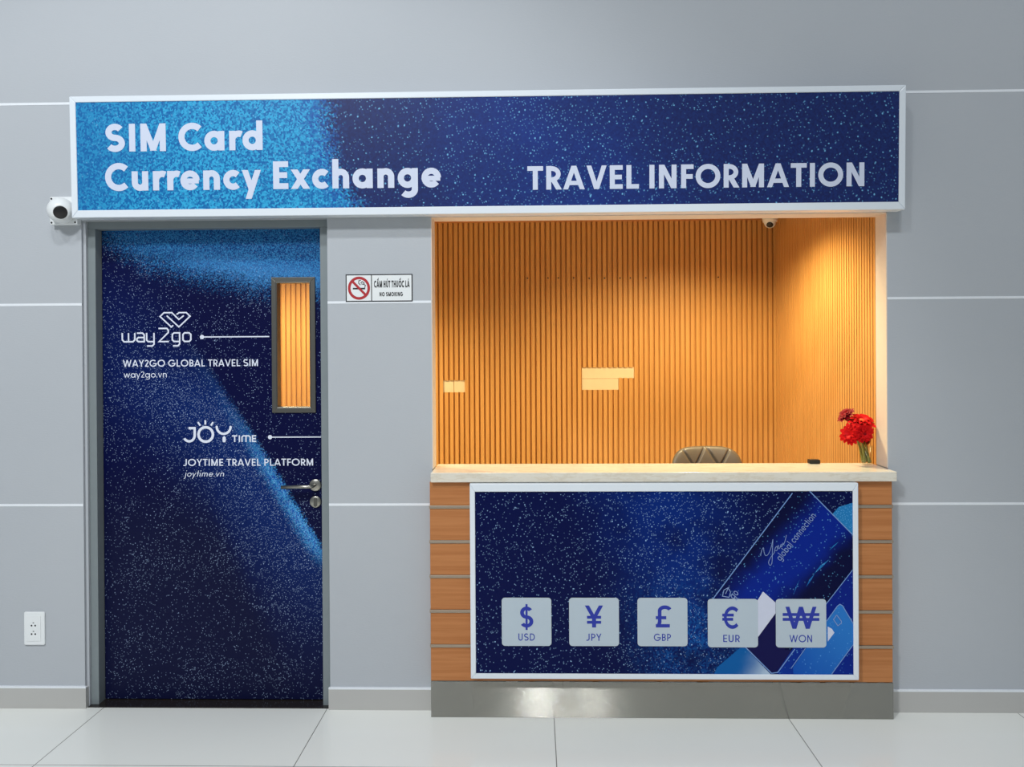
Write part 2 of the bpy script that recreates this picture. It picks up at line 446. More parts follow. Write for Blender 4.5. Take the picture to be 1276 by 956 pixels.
def glyph(ch, w, X):
    """-> polygons, width, side bearing left, right"""
    h = w / 2; dw = w * 0.93; S, R, D = .085, .045, .012
    asc = 1.06
    st = lambda x, a=0, b=1: rect(x - h, a, x + h, b)
    hb = lambda a, b, y, k=.92: rect(a, y - h * k, b, y + h * k)
    if ch == ' ': return [], .30, 0, 0
    if ch in 'AÁ' or ch == 'Ấ':
        W = .66 + w * 1.35; q = diag(h * 1.12, 0, W / 2, 1, dw, 0, 1) + diag(W - h * 1.12, 0, W / 2, 1, dw, 0, 1) + hb(W * .24, W * .76, .27, .85); r = (W, D, D)
        if ch == 'Á': q += band([(W / 2 - .02, 1.06), (W / 2 + .12, 1.28)], w * .7)
        if ch == 'Ấ': q += band([(W / 2 - .2, 1.05), (W / 2, 1.2), (W / 2 + .2, 1.05)], w * .6) + band([(W / 2 + .12, 1.2), (W / 2 + .26, 1.4)], w * .6)
        return q, *r
    if ch == 'B':
        W = .46 + w * .8; q = st(h); m_ = .53
        for y0, y1, ww in ((m_ - h * .5, 1 - h, W - .03), (h, m_ - h * .5 + .0, W)):
            rx = min(.27, ww - h - .1); ry = (y1 - y0) / 2
            q += band([(h, y1)] + ell(ww - h - rx, (y0 + y1) / 2, rx, ry, 90, -90) + [(h, y0)], dw)
        return q, W, S, R
    if ch == 'C': return band(ell(.5, .5, .51 - h, .51 - h, 46, 314), w), .86, R, .03
    if ch == 'D':
        W = .58 + w; rx = W - h - .28
        return st(h) + band([(h, 1 - h)] + ell(.28, .5, rx, .5 - h, 90, -90) + [(h, h)], w), W, S, R
    if ch == 'E': W = .40 + w * .7; return st(h) + hb(h, W, 1 - h * .92) + hb(h, W * .93, .5) + hb(h, W, h * .92), W, S, .05
    if ch == 'F': W = .40 + w * .6; return st(h) + hb(h, W, 1 - h * .92) + hb(h, W * .93, .49), W, S, .03
    if ch == 'G': return band(ell(.5, .5, .51 - h, .51 - h, 46, 358), w) + hb(.5, 1.0, .46), 1.0, R, R
    if ch == 'H': W = .50 + w; return st(h) + st(W - h) + hb(h, W - h, .5), W, S, S
    if ch == 'I': return st(h), w, S, S
    if ch == 'J':
        W = .34 + w * .6; r = W - h - .06
        return st(W - h, .3) + band([(W - h, .31)] + ell(W - h - .23, .27, .23, .28 - h, 0, -125), w), W, .02, S
    if ch == 'K': W = .50 + w * .9; return st(h) + diag(w * .6, .36, W - h * 1.1, 1, dw, 0.4, 1) + diag(w * .9 + .06, .62, W - h * .9, 0, dw, 0, .6), W, S, D
    if ch == 'L': W = .38 + w * .7; return st(h) + hb(h, W, h * .92), W, S, .02
    if ch == 'M': W = .62 + w * 1.4; return st(h) + st(W - h) + diag(h * 1.0, 1, W / 2, .06, dw, .02, 1) + diag(W - h, 1, W / 2, .06, dw, .02, 1), W, S, S
    if ch == 'N': W = .50 + w * 1.15; return st(h) + st(W - h) + diag(h * 1.1, 1, W - h * 1.1, 0, dw, 0, 1), W, S, S
    if ch in 'OỐ':
        q = band(ell(.51, .5, .52 - h, .51 - h, 0, 360, 44)[:-1], w, True)
        if ch == 'Ố': q += band([(.31, 1.07), (.51, 1.22), (.71, 1.07)], w * .6) + band([(.66, 1.2), (.8, 1.4)], w * .6)
        return q, 1.02, R, R
    if ch in 'PR':
        W = .44 + w * .85; rx = min(.29, W - h - .1); y0 = .42
        q = st(h) + band([(h, 1 - h)] + ell(W - h - rx, (1 - h + y0) / 2, rx, (1 - h - y0) / 2, 90, -90) + [(h, y0)], dw)
        if ch == 'R': q += diag(W * .48, .42, W - h * .75, 0, w, 0, .42); W += .02
        return q, W, S, .03
    if ch in 'S$':
        W = (.44 if ch == '$' else .54) + w * .85; c = W / 2; ry = (1.02 - w) / 4; rx = c - h
        q = band(ell(c, 1.01 - h - ry, rx * .93, ry, 32, 262) + ell(c, -.01 + h + ry, rx, ry, 88, -148), w)
        if ch == '$': q += rect(c - h * .55, -.13, c + h * .55, 1.13)
        return q, W, .05, .05
    if ch == 'T': W = .48 + w * .9; return rect(W / 2 - h, 0, W / 2 + h, 1) + hb(0, W, 1 - h * .92), W, .025, .025
    if ch in 'UÚ':
        W = .48 + w; r = W / 2 - h
        q = band([(h, 1), (h, r + h)] + ell(W / 2, r + h - .01, r, r, 180, 360) + [(W - h, 1)], w)
        if ch == 'Ú': q += band([(W / 2 - .02, 1.06), (W / 2 + .12, 1.28)], w * .7)
        return q, W, S, S
    if ch == 'V': W = .62 + w * 1.25; return diag(h * 1.12, 1, W / 2, 0, dw, 0, 1) + diag(W - h * 1.12, 1, W / 2, 0, dw, 0, 1), W, D, D
    if ch in 'W₩':
        W = .92 + w * 2.1; a, b, c_, d = h * 1.1, W * .29, W * .5, W * .71
        q = diag(a, 1, b, 0, dw, 0, 1) + diag(c_, 1, b, 0, dw, 0, 1) + diag(c_, 1, d, 0, dw, 0, 1) + diag(W - a, 1, d, 0, dw, 0, 1)
        if ch == '₩': q += rect(-.1, .58, W + .1, .58 + w * .8) + rect(-.1, .36, W + .1, .36 + w * .8)
        return q, W, D, D
    if ch in 'Y¥':
        W = .56 + w * 1.2; q = diag(h * 1.12, 1, W / 2, .42, dw, .40, 1) + diag(W - h * 1.12, 1, W / 2, .42, dw, .40, 1) + rect(W / 2 - h, 0, W / 2 + h, .5)
        if ch == '¥': q += rect(W * .12, .40, W * .88, .40 + w * .78) + rect(W * .12, .17, W * .88, .17 + w * .78)
        return q, W, D, D
    if ch == '£':
        W = .66; return band(ell(.44, .76, .235, .25 - h, 20, 180) + [(.205, .5), (.205, .25), (.15, h)], w) + hb(.03, W, h) + hb(.03, .5, .45, .85), W, .05, .05
    if ch == '€': return band(ell(.58, .5, .49 - h, .51 - h, 46, 314), w) + rect(0, .55, .66, .55 + w * .8) + rect(0, .36, .62, .36 + w * .8), .9, R, .03
    if ch == '2':
        W = .42 + w * .8; r = W / 2 - h
        return band(ell(W / 2, 1 - h - r, r, r, 165, -38) + [(h * 1.3, h)], w) + hb(h * .4, W, h), W, .05, .05
    # lower case; X = x-height
    r = X / 2 - h
    if ch in 'ad':
        return band(ell(X / 2, X / 2, r + .01, r + .01, 0, 360, 36)[:-1], w, True) + st(X - h + .03, 0, X if ch == 'a' else asc), X + .03, R, S * .9
    if ch == 'b': return band(ell(X / 2 + .03, X / 2, r + .01, r + .01, 0, 360, 36)[:-1], w, True) + st(h, 0, asc), X + .03, S * .9, R
    if ch == 'o': return band(ell(X / 2, X / 2, r + .01, r + .01, 0, 360, 36)[:-1], w, True), X, R, R
    if ch == 'c': return band(ell(X / 2, X / 2, r + .01, r + .01, 46, 314), w), X * .88, R, .02
    if ch == 'e': return band(ell(X / 2, X / 2, r + .01, r + .01, 0, 322), w * .97) + hb(h, X - h * .2, X / 2 - h * .2, .8), X, R, R
    if ch == 'g':
        xs = X - h + .03
        return band(ell(X / 2, X / 2, r + .01, r + .01, 0, 360, 36)[:-1], w, True) + band([(xs, X), (xs, -.02)] + ell(xs - r, -.06, r, .26 - h * .6, 0, -142), w), X + .03, R, S * .9
    if ch in 'nh':
        W = X * .80 + w * .25; rr = W / 2 - h
        return st(h, 0, X if ch == 'n' else asc) + band(ell(W / 2, X - h - rr + .01, rr, rr, 165, 0) + [(W - h, 0)], w), W, S * .9, S * .85
    if ch == 'm':
        W = X * .72 + w * .25; rr = W / 2 - h; q = st(h, 0, X)
        for k in (0, 1): q += band([(x + k * (W - w), y) for x, y in ell(W / 2, X - h - rr + .01, rr, rr, 165, 0) + [(W - h, 0)]], w)
        return q, 2 * W - w, S * .9, S * .85
    if ch == 'r':
        rr = X * .40 - h * .4
        return st(h, 0, X) + band(ell(h + rr, X - h - rr + .01, rr, rr, 170, 62), w), X * .62, S * .9, .0
    if ch == 'u':
        W = X * .80 + w * .25; rr = W / 2 - h
        return band([(h, X), (h, h + rr)] + ell(W / 2, h + rr - .01, rr, rr, 180, 350), w) + st(W - h, 0, X), W, S * .85, S * .9
    if ch == 'x': W = X * .72 + w * 1.0; return diag(h * 1.2, 0, W - h * 1.2, X, dw, 0, X) + diag(W - h * 1.2, 0, h * 1.2, X, dw, 0, X), W, D, D
    if ch in 'vy':
        W = X * .72 + w * 1.0; lo = 0 if ch == 'v' else -.34
        c = W / 2; a = h * 1.1; q = diag(a, X, c, 0, dw, 0, X)
        k = (W - a - c) / X
        q += diag(W - a, X, c + k * lo, lo, dw, lo, X)
        return q, W, D, D
    if ch == 'w':
        W = X * 1.15 + w * 1.6; a, b, c_, d = h * 1.1, W * .29, W * .5, W * .71
        return diag(a, X, b, 0, dw, 0, X) + diag(c_, X, b, 0, dw, 0, X) + diag(c_, X, d, 0, dw, 0, X) + diag(W - a, X, d, 0, dw, 0, X), W, D, D
    if ch == 't': return st(.12 + h, 0, .94) + hb(0, .24 + w, X - h * .9, .85), .24 + w, .02, .02
    if ch == 'l': return st(h, 0, asc), w, S * .9, S * .9
    if ch == 'i': return st(h, 0, X) + rect(0, .86, w, .86 + w), w, S * .9, S * .9
    if ch == 'j': return band([(h, X), (h, -.14)] + ell(h - .16, -.14, .16, .18, 0, -90), w) + rect(0, .86, w, .86 + w), w, .1, S * .9
    if ch == '.': return rect(0, 0, w * 1.15, w * 1.15), w * 1.15, .06, .06
    raise ValueError(ch)
def text_polys(s, w=.2, X=.68, track=0.0, slant=0.0):
    x = 0; out = []
    for ch in s:
        q, W, l, r = glyph(ch, w, X)
        x += l
        out += [[(px + x + py * slant, py) for px, py in p] for p in q]
        x += W + r + track
    return out, x
def put_text(mb, s, x0, x1, z, cap, y, w=.2, X=.68, track=0.0, slant=0.0, mi=0, rot=0.0, step=0.0):
    """lettering from x0 to x1 on baseline z (rot turns it about its start)"""
    q, W = text_polys(s, w, X, track, slant)
    k = (x1 - x0) / W; c, sn = math.cos(rot), math.sin(rot)
    for i, p in enumerate(q):
        pts = [(px * k, py * cap) for px, py in p]
        pts = [(x0 + a * c - b * sn, z + a * sn + b * c) for a, b in pts]
        if abs(area2(pts)) > 1e-10: mb.poly(pts, y, mi)
    return mb
def strokes(mb, lines, f, w, y, mi=0, closed=False):
    for ln in lines:
        for q in band([f(*p) for p in ln], w, closed): mb.poly(q, y, mi)
    return mb
def disc(mb, cx, cz, r, y, mi=0, n=24): return mb.poly([(cx + r * math.cos(2 * PI * k / n), cz + r * math.sin(2 * PI * k / n)) for k in range(n)], y, mi)
def rrect(x0, x1, z0, z1, r, n=5):
    p = []
    for cx, cz, a in ((x1 - r, z1 - r, 0), (x0 + r, z1 - r, 90), (x0 + r, z0 + r, 180), (x1 - r, z0 + r, 270)):
        p += ell(cx, cz, r, r, a, a + 90, n)
    return p

# ================================================================== SETTING
DX0, DX1, DZ1 = -2.019, -0.912, 2.185        # door opening in the facade
NX0, NX1, NZ0, NZ1 = -0.450, 1.551, 1.024, 2.188   # counter opening
TH = 0.12
CEIL = 2.46; RX = 1.60; LX = -2.25; BY = 1.89
mb = MB()
mb.box(-7, DX0, 0, TH, 0, 6.2).box(DX0, DX1, 0, TH, DZ1, 6.2).box(DX1, NX0, 0, TH, 0, 6.2)
mb.box(NX0, NX1, 0, TH, 0, NZ0).box(NX0, NX1, 0, TH, NZ1, 6.2).box(NX1, 7, 0, TH, 0, 6.2)
o = struct(mb.build('wall_front', M['wall']), 'grey painted plaster wall of the hall')
# white plaster lining of the counter opening
t_ = 0.004
mb = MB().box(NX0, NX0 + t_, 0.0005, TH, NZ0 + .045, NZ1).box(NX1 - t_, NX1, 0.0005, TH, NZ0 + .045, NZ1).box(NX0, NX1, 0.0005, TH, NZ1 - t_, NZ1)
struct(mb.build('trim_1', M['white_plaster']), 'white plaster reveal round the counter opening')
# white painted joints across the wall
k = 2
for z in (0.911, 1.811, 2.711):
    spans = [(-7, 7)] if z > 2.5 else [(-7, DX0), (DX1, NX0), (1.551 if z > 1.5 else 1.536, 7)]
    for a, b in spans:
        struct(MB().box(a, b, -0.0012, 0.004, z - .0055, z + .0055).build('trim_%d' % k, M['groove']), 'white painted joint line across the grey wall'); k += 1
# skirting
def skirting(name, a, b, ret=None):
    mb = MB().box(a, b, -0.012, 0, 0, 0.0915)
    if ret == 'R': mb.box(b, b + .011, -0.012, 0.03, 0, 0.0915)
    mb.prism([(a, .0915), (b + (.011 if ret else 0), .0915), (b + (.011 if ret else 0), .0985), (a, .0985)], -0.0125, 0, 1)
    struct(mb.build(name, [M['base_tile'], M['groove']]), 'beige tile skirting with a white top edge')
skirting('baseboard_left', -7, -2.021, 'R')
skirting('baseboard_middle', -0.917, -0.453)
skirting('baseboard_right', 1.537, 7)
struct(MB().box(-7, 7, -8, 4, -0.05, 0).build('floor', M['floor']), 'polished pale tile floor')

# ---- booth interior: slatted walls, ceiling
PITCH = 0.0338
def slat_prof(c, base, out, w0=.0268, w1=.0220): return [(c - w0 / 2, base), (c - w1 / 2, out), (c + w1 / 2, out), (c + w0 / 2, base)]
mb = MB()
holes = [(-0.606, -0.449, 1.319, 1.399), (0.319, 0.561, 1.331, 1.479), (0.561, 0.667, 1.409, 1.479)]
x = LX + PITCH / 2
while x < RX:
    cuts = sorted((z0, z1) for a, b, z0, z1 in holes if a - .004 < x < b + .004)
    z = 0.0; segs = []
    for z0, z1 in cuts: segs.append((z, z0)); z = z1
    segs.append((z, CEIL - .022))
    for z0, z1 in segs:
        q = slat_prof(x, BY - .001, BY - .013)
        b0 = [mb.bm.verts.new((p[0], p[1], z0)) for p in q]; b1 = [mb.bm.verts.new((p[0], p[1], z1)) for p in q]
        for i in range(3): mb.bm.faces.new((b0[i], b0[i + 1], b1[i + 1], b1[i]))
        mb.bm.faces.new(b0[::-1]); mb.bm.faces.new(b1)
    x += PITCH
mb.box(LX, RX, BY, BY + .02, 0, CEIL, 1)
wr = struct(mb.build('wall_rear', [M['slat'], M['slat_back']]), 'orange wood slat wall at the back of the booth')
MB().box(LX, RX, BY - .016, BY, CEIL - .022, CEIL).build('top_fascia', M['fascia'], wr)
for a, b, z0, z1 in ((-0.606, -0.529, 1.319, 1.399), (-0.526, -0.449, 1.319, 1.399)):
    p = MB().box(a, b, BY - .004, BY, z0, z1).build('bare_patch', M['bare'], wr, .0008); p['label'] = 'small square pale bare patch in the slat wall'
p = MB().prism([(0.319, 1.331), (0.561, 1.331), (0.561, 1.404), (0.319, 1.404)], BY - .004, BY).prism([(0.319, 1.406), (0.667, 1.406), (0.667, 1.479), (0.319, 1.479)], BY - .004, BY).build('bare_patch', M['bare'], wr)
p['label'] = 'stepped pale bare patch in the slat wall'
for px in (-.04, .07, .16, .25, .34, .45, .56, .63, .74, 1.20):
    xs = LX + PITCH / 2 + round((px - LX) / PITCH) * PITCH
    MB().lathe([(0, 0), (.005, 0), (.005, .001), (0, .001)], Matrix.Translation((xs, BY - .0135, 2.066 + (.004 if px < .3 else 0))) @ Matrix.Rotation(PI / 2, 4, 'X'), 10).build('screw_hole', M['black_plastic'], wr)
mb = MB(); y = TH + PITCH / 2
while y < BY - .02:
    q = slat_prof(y, RX - .001, RX - .013)
    b0 = [mb.bm.verts.new((p[1], p[0], 0)) for p in q]; b1 = [mb.bm.verts.new((p[1], p[0], CEIL)) for p in q]
    for i in range(3): mb.bm.faces.new((b0[i], b0[i + 1], b1[i + 1], b1[i]))
    mb.bm.faces.new(b0[::-1]); mb.bm.faces.new(b1)
    y += PITCH
mb.box(RX, RX + .02, TH, BY + .02, 0, CEIL, 1)
struct(mb.build('wall_right', [M['slat'], M['slat_back']]), 'orange wood slat wall at the right side of the booth')
mb = MB(); y = TH + PITCH / 2
while y < BY - .02:
    q = slat_prof(y, LX + .001, LX + .013)
    b0 = [mb.bm.verts.new((p[1], p[0], 0)) for p in q]; b1 = [mb.bm.verts.new((p[1], p[0], CEIL)) for p in q]
    for i in range(3): mb.bm.faces.new((b0[i], b0[i + 1], b1[i + 1], b1[i]))
    mb.bm.faces.new(b0[::-1]); mb.bm.faces.new(b1)
    y += PITCH
mb.box(LX - .02, LX, TH, BY + .02, 0, CEIL, 1)
struct(mb.build('wall_left', [M['slat'], M['slat_back']]), 'orange wood slat wall at the left side of the booth')
struct(MB().box(LX - .02, RX + .02, TH, BY + .02, CEIL, CEIL + .02).build('ceiling', M['ceiling']), 'booth ceiling')

# ================================================================== DOOR
dr = bpy.data.objects.new('door_1', None); COL.objects.link(dr); dr.location = (-1.972, 0.085, 0)
struct(dr, 'starry dark blue printed door with a narrow slat-view window, in a grey frame')
LW, LH = 1.006, 2.152
gx0, gx1, gz0, gz1 = 0.806, 0.962, 1.338, 1.910       # glazed opening in the leaf
B0 = 0.008
mb = MB()
for a, b, c, d in ((0.002, gx0, B0, LH), (gx1, LW + .012, B0, LH), (gx0, gx1, B0, gz0), (gx0, gx1, gz1, LH)): mb.box(a, b, 0, .045, c, d)
mb.build('leaf', M['door_print'], dr)
# frame: two jambs and a head, each with a stop
FR = -0.055
mb = MB()
mb.box(DX0 + .0125 + 1.972, 0.0, FR, .05, 0, LH).box(LW + .014, DX1 + 1.972, FR, .05, 0, LH).box(DX0 + 1.972, DX1 + 1.972, FR, .05, LH, LH + .045)
mb.build('frame', M['frame_grey'], dr, .002)
fr2 = MB().box(DX0 + .0005 + 1.972, DX0 + .0123 + 1.972, -.07, .03, 0, 2.19).build('jamb_plaster', M['wall'], dr)
# window trim
wf = MB()
ox0, ox1, oz0, oz1 = gx0 - .022, gx1 + .022, gz0 - .022, gz1 + .022
for pts in ([(ox0, oz0), (gx0, gz0), (gx0, gz1), (ox0, oz1)], [(gx1, gz0), (ox1, oz0), (ox1, oz1), (gx1, gz1)],
            [(ox0, oz0), (ox1, oz0), (gx1, gz0), (gx0, gz0)], [(gx0, gz1), (gx1, gz1), (ox1, oz1), (ox0, oz1)]):
    wf.prism(pts, -.008, 0)
for a, b, c, d in ((gx0, gx0 + .004, gz0, gz1), (gx1 - .004, gx1, gz0, gz1), (gx0, gx1, gz0, gz0 + .004), (gx0, gx1, gz1 - .004, gz1)): wf.box(a, b, -.008, .045, c, d)
wfo = wf.build('window_frame', M['gasket'], dr, .0015); wfo['label'] = 'grey metal trim round the narrow door window'
MB().box(gx0 + .004, gx1 - .004, .020, .025, gz0 + .004, gz1 - .004).build('glass_pane', M['glass'], wfo)
# lever handle
hx, hz = 0.979, 0.986
ry = Matrix.Rotation(PI / 2, 4, 'X')
hd = MB().lathe([(0, 0), (.0275, 0), (.0275, .007), (.025, .009), (0, .009)], Matrix.Translation((hx, 0, hz)) @ ry, 36).build('handle', M['satin'], dr)
hd['label'] = 'satin metal lever handle'
MB().tube([(hx, -.005, hz), (hx, -.040, hz), (hx - .004, -.050, hz), (hx - .014, -.054, hz), (hx - .03, -.055, hz), (hx - .142, -.055, hz - .002)], [.0065, .0065, .0075, .0082, .0086, .0086], 14).build('lever', M['satin'], hd)
lk = MB().lathe([(0, 0), (.0265, 0), (.0265, .006), (.024, .008), (0, .008)], Matrix.Translation((hx, 0, hz - .076)) @ ry, 36).build('lock_plate', M['satin'], dr)
MB().prism(rrect(hx - .0075, hx + .0085, hz - .098, hz - .056, .0075), -.0105, -.008).build('key_cylinder', M['gasket'], lk)
# lettering
def dm(px, py): return ((px - 126.5) * .003697, 2.155 - (py - 287) * .003672)     # artwork units -> metres on the leaf
def z4(x, y): return dm(130 + x / 5.8, 370 + y / 5.8)
def z5(x, y): return dm(200 + x / 5.8, 510 + y / 5.8)
TY = -.0006
mb = MB(); W1 = .0068
strokes(mb, [[(497, 210), (483, 222), (402, 146), (430, 119), (488, 119), (538, 168), (574, 140)], [(450, 140), (538, 222), (620, 145), (592, 119), (540, 119), (522, 132)]], z4, .0062, TY)
strokes(mb, [[(127, 264), (127, 312), (140, 327), (205, 327), (218, 312), (218, 264)], [(172, 264), (172, 327)],
             [(234, 265), (274, 265), (286, 277), (286, 327), (244, 327), (233, 318), (233, 306), (244, 297), (286, 297)],
             [(304, 264), (304, 316), (315, 327), (357, 327)], [(357, 264), (357, 345), (345, 358), (306, 358)],
             [(390, 232), (450, 232), (461, 244), (461, 262), (394, 327), (465, 327)],
             [(543, 327), (502, 327), (490, 315), (490, 276), (502, 265), (543, 265), (543, 345), (531, 358), (494, 358)]], z4, W1, TY)
strokes(mb, [[(578, 265), (612, 265), (624, 277), (624, 315), (612, 327), (578, 327), (567, 315), (567, 277)]], z4, W1, TY, closed=True)
mb.build('sim_logo', M['door_letter'], dr, fix=False)['label'] = 'pale logo with a looped heart over rounded letters'
mb = MB()
strokes(mb, [[(196, 141), (240, 141), (240, 195)] + ell(200, 193, 40, 43, 0, 150)[1:]], z5, .0112, TY)
strokes(mb, [ell(320, 187, 52, 52, 0, 360, 40)[:-1]], z5, .0118, TY, closed=True)
strokes(mb, [[(264, 98), (282, 123)], [(318, 84), (318, 116)], [(374, 98), (358, 123)]], z5, .0085, TY)
strokes(mb, [ell(450, 132, 50, 51, 180, 0)], z5, .0108, TY)
for q in ((400, 132), (500, 134)): disc(mb, *z5(*q), .0054, TY)
for q in ((453, 213), (453, 232)): disc(mb, *z5(*q), .0076, TY)
strokes(mb, [[(453, 213), (453, 232)]], z5, .0150, TY)
strokes(mb, [[(510, 198), (548, 198)], [(529, 198), (529, 242)], [(563, 194), (563, 242)], [(582, 242), (582, 207), (591, 198), (632, 198), (641, 207), (641, 242)], [(611, 198), (611, 242)],
             [(684, 198), (658, 198), (658, 238), (684, 238)], [(658, 218), (682, 218)]], z5, .0060, TY)
mb.build('travel_logo', M['door_letter'], dr, fix=False)['label'] = 'pale logo with rays over its round letter'
for s, pa, pb, cap, w, X, nm in (('WAY2GO GLOBAL TRAVEL SIM', (152, 457.6), (322, 457.6), .0318, .155, .68, 'sim_caption'), ('JOYTIME TRAVEL PLATFORM', (227, 581.3), (389.5, 581.3), .0318, .155, .68, 'travel_caption'), ('way2go.vn', (153, 471), (208, 471), .0275, .115, .70, 'web_address')):
    a, b = dm(*pa), dm(*pb); mb = MB(); put_text(mb, s, a[0], b[0], a[1], cap, TY, w, X, .03); mb.build(nm, M['door_letter'], dr, fix=False)
# italic web address: thin slanted letters with small serifs
a, b = dm(228, 594.6), dm(278, 594.6); mb = MB(); put_text(mb, 'joytime.vn', a[0], b[0], a[1], .0290, TY, .10, .60, .05, .22)
mb.build('web_address', M['door_letter'], dr, fix=False)
for (dx, dy), ex, nm in (((251.5, 421), 340.5, 'pointer_line'), ((335.2, 545.9), 398.6, 'pointer_line')):
    c = dm(dx, dy); e = dm(ex, dy); mb = MB(); disc(mb, c[0], c[1], .0098, TY); mb.poly([(c[0], c[1] - .0026), (e[0] - (.02 if ex < 345 else 0) + .0, c[1] - .0026), (e[0] - (.02 if ex < 345 else 0), c[1] + .0026), (c[0], c[1] + .0026)], TY)
    mb.build(nm, M['door_letter'], dr, fix=False)
MB().box(DX0 + .012 + 1.972, DX1 + 1.972, -.083, .16, 0.0003, .004).build('threshold', M['granite'], dr)['label'] = 'polished dark stone threshold'

# ================================================================== COUNTER
CX0, CX1, CF = -0.452, 1.535, -0.080
ct = thing('service_counter', 'wood boarded service counter with steel base under the counter opening', 'counter', (0, 0, 0))
zs = [0.156, 0.310, 0.461, 0.612, 0.763, 0.914, 1.024]
mb = MB()
for z0, z1 in zip(zs, zs[1:]): mb.box(CX0, CX1, CF, -.0005, z0 + (.007 if z0 > .16 else .002), z1 - (.007 if z1 < 1 else 0))
mb.box(CX0 + .002, CX1 - .002, CF + .006, -.0005, .157, 1.02)
mb.build('wood_front', M['board'], ct, .0015)
for z in zs[1:-1]: MB().box(CX0 - .003, CX1 + .004, CF - .004, CF + .05, z - .0065, z + .0065).build('metal_strip', M['strip'], ct, .0015)
MB().box(CX0, 0.1195, CF - .003, -.0005, 0.0005, .1558).build('kick_plate', M['steel'], ct, .001)
MB().box(0.1205, CX1 + .002, CF - .003, -.0005, 0.0005, .1558).build('kick_plate', M['steel'], ct, .001)
tp = MB().box(NX0 + .0045, NX1 - .0045, -.105, .19, 1.0245, 1.066).build('countertop', M['stone'], None, .003)
tag(tp, 'cream stone countertop slab in the counter opening', 'countertop')

# ---- poster box on the counter front
LB = thing('poster_box', 'white framed blue starry poster box with currency tiles on counter front', 'sign', (-0.275, -0.084, 0.184))
PW, PH, FD = 1.650, 0.838, -.042
lx = lambda x: x + .275
lz = lambda z: z - .184
fi = .0225
mb = MB()
for pts in ([(0, 0), (fi, fi), (fi, PH - fi * 1.55), (0, PH)], [(PW, 0), (PW, PH), (PW - fi, PH - fi * 1.55), (PW - fi, fi)], [(0, 0), (PW, 0), (PW - fi, fi), (fi, fi)], [(0, PH), (fi, PH - fi * 1.55), (PW - fi, PH - fi * 1.55), (PW, PH)]): mb.prism(pts, FD, 0)
mb.build('frame', M['white_metal'], LB, .003)
MB().box(fi, PW - fi, FD + .006, -.002, fi, PH - fi * 1.55).build('poster_panel', M['poster'], LB)
PY = FD + .006
pm = lambda px, py: ((px - 593) * .003405 + lx(-.2485), lz(.9865 - (py - 613) * .003430))
z8 = lambda x, y: pm(880 + x / 4.155, 620 + y / 4.155)
xr, zt, zb_ = PW - fi, PH - fi * 1.55, fi
def clip_panel(poly):
    poly = clip_y(poly, zb_, zt)
    poly = [(b, a) for a, b in poly]; poly = clip_y(poly, fi, xr); return [(b, a) for a, b in poly]
mb = MB()
def cardp(pts, layer, mi):
    p = clip_panel([z8(*q) for q in pts])
    if len(p) > 2: mb.poly(p, PY - .0004 * layer, mi)
def cardl(pts, layer, mi, w=.0042):
    for q in band([z8(*p) for p in pts], w):
        q = clip_panel(q)
        if len(q) > 2: mb.poly(q, PY - .0004 * layer, mi)
cardp([(445, 0), (430, -30), (540, -30), (760, 195), (760, 380), (370, 905), (340, 912), (40, 530)], 1, 0)
cardp([(240, 700), (375, 590), (410, 790), (460, 790), (370, 905), (340, 912), (200, 770)], 2, 1)
cardp([(190, 770), (205, 780), (335, 915), (330, 940), (30, 940), (60, 880)], 2, 4)
cardp([(755, 380), (620, 560), (520, 680), (365, 908), (420, 940), (770, 940), (775, 380)], 3, 2)
cardp([(680, 562), (693, 553), (706, 560), (772, 668), (772, 750), (640, 930), (455, 940), (450, 880), (560, 720)], 4, 3)
cardp([(298, 488), (362, 545), (362, 600), (272, 722), (262, 640), (262, 545)], 5, 5)
cardp([(630, 668), (652, 680), (664, 700), (630, 745)], 5, 5)
for a, b, w in (((640, 322), (560, 398), 9), ((565, 395), (520, 465), 7), ((690, 230), (640, 276), 4), ((488, 424), (452, 510), 4)):
    dx, dy = b[0] - a[0], b[1] - a[1]; l = math.hypot(dx, dy); nx, ny = -dy / l * w, dx / l * w
    cardp([a, ((a[0] + b[0]) / 2 + nx, (a[1] + b[1]) / 2 + ny), b, ((a[0] + b[0]) / 2 - nx * .4, (a[1] + b[1]) / 2 - ny * .4)], 4, 8)
cardp([(655, 92), (690, 52), (765, 30), (765, 196)], 2, 8)
cardl([(452, -20), (36, 530)], 6, 6); cardl([(540, -30), (765, 200)], 6, 6); cardl([(205, 775), (340, 910), (372, 905), (460, 785)], 6, 6)
cardl([(760, 375), (620, 555)], 6, 6, .0034); cardl([(625, 640), (680, 562), (693, 553), (706, 560), (770, 668)], 6, 6, .0036); cardl([(765, 755), (640, 925)], 6, 6, .0034); cardl([(515, 780), (440, 885)], 6, 6, .003)
cardl([(676, 608), (660, 632), (682, 664), (700, 650), (700, 640), (676, 608)], 6, 7, .003)
cardl([(124, 465), (96, 480), (88, 512), (122, 518), (130, 490), (118, 470), (104, 500)], 6, 7, .0034)
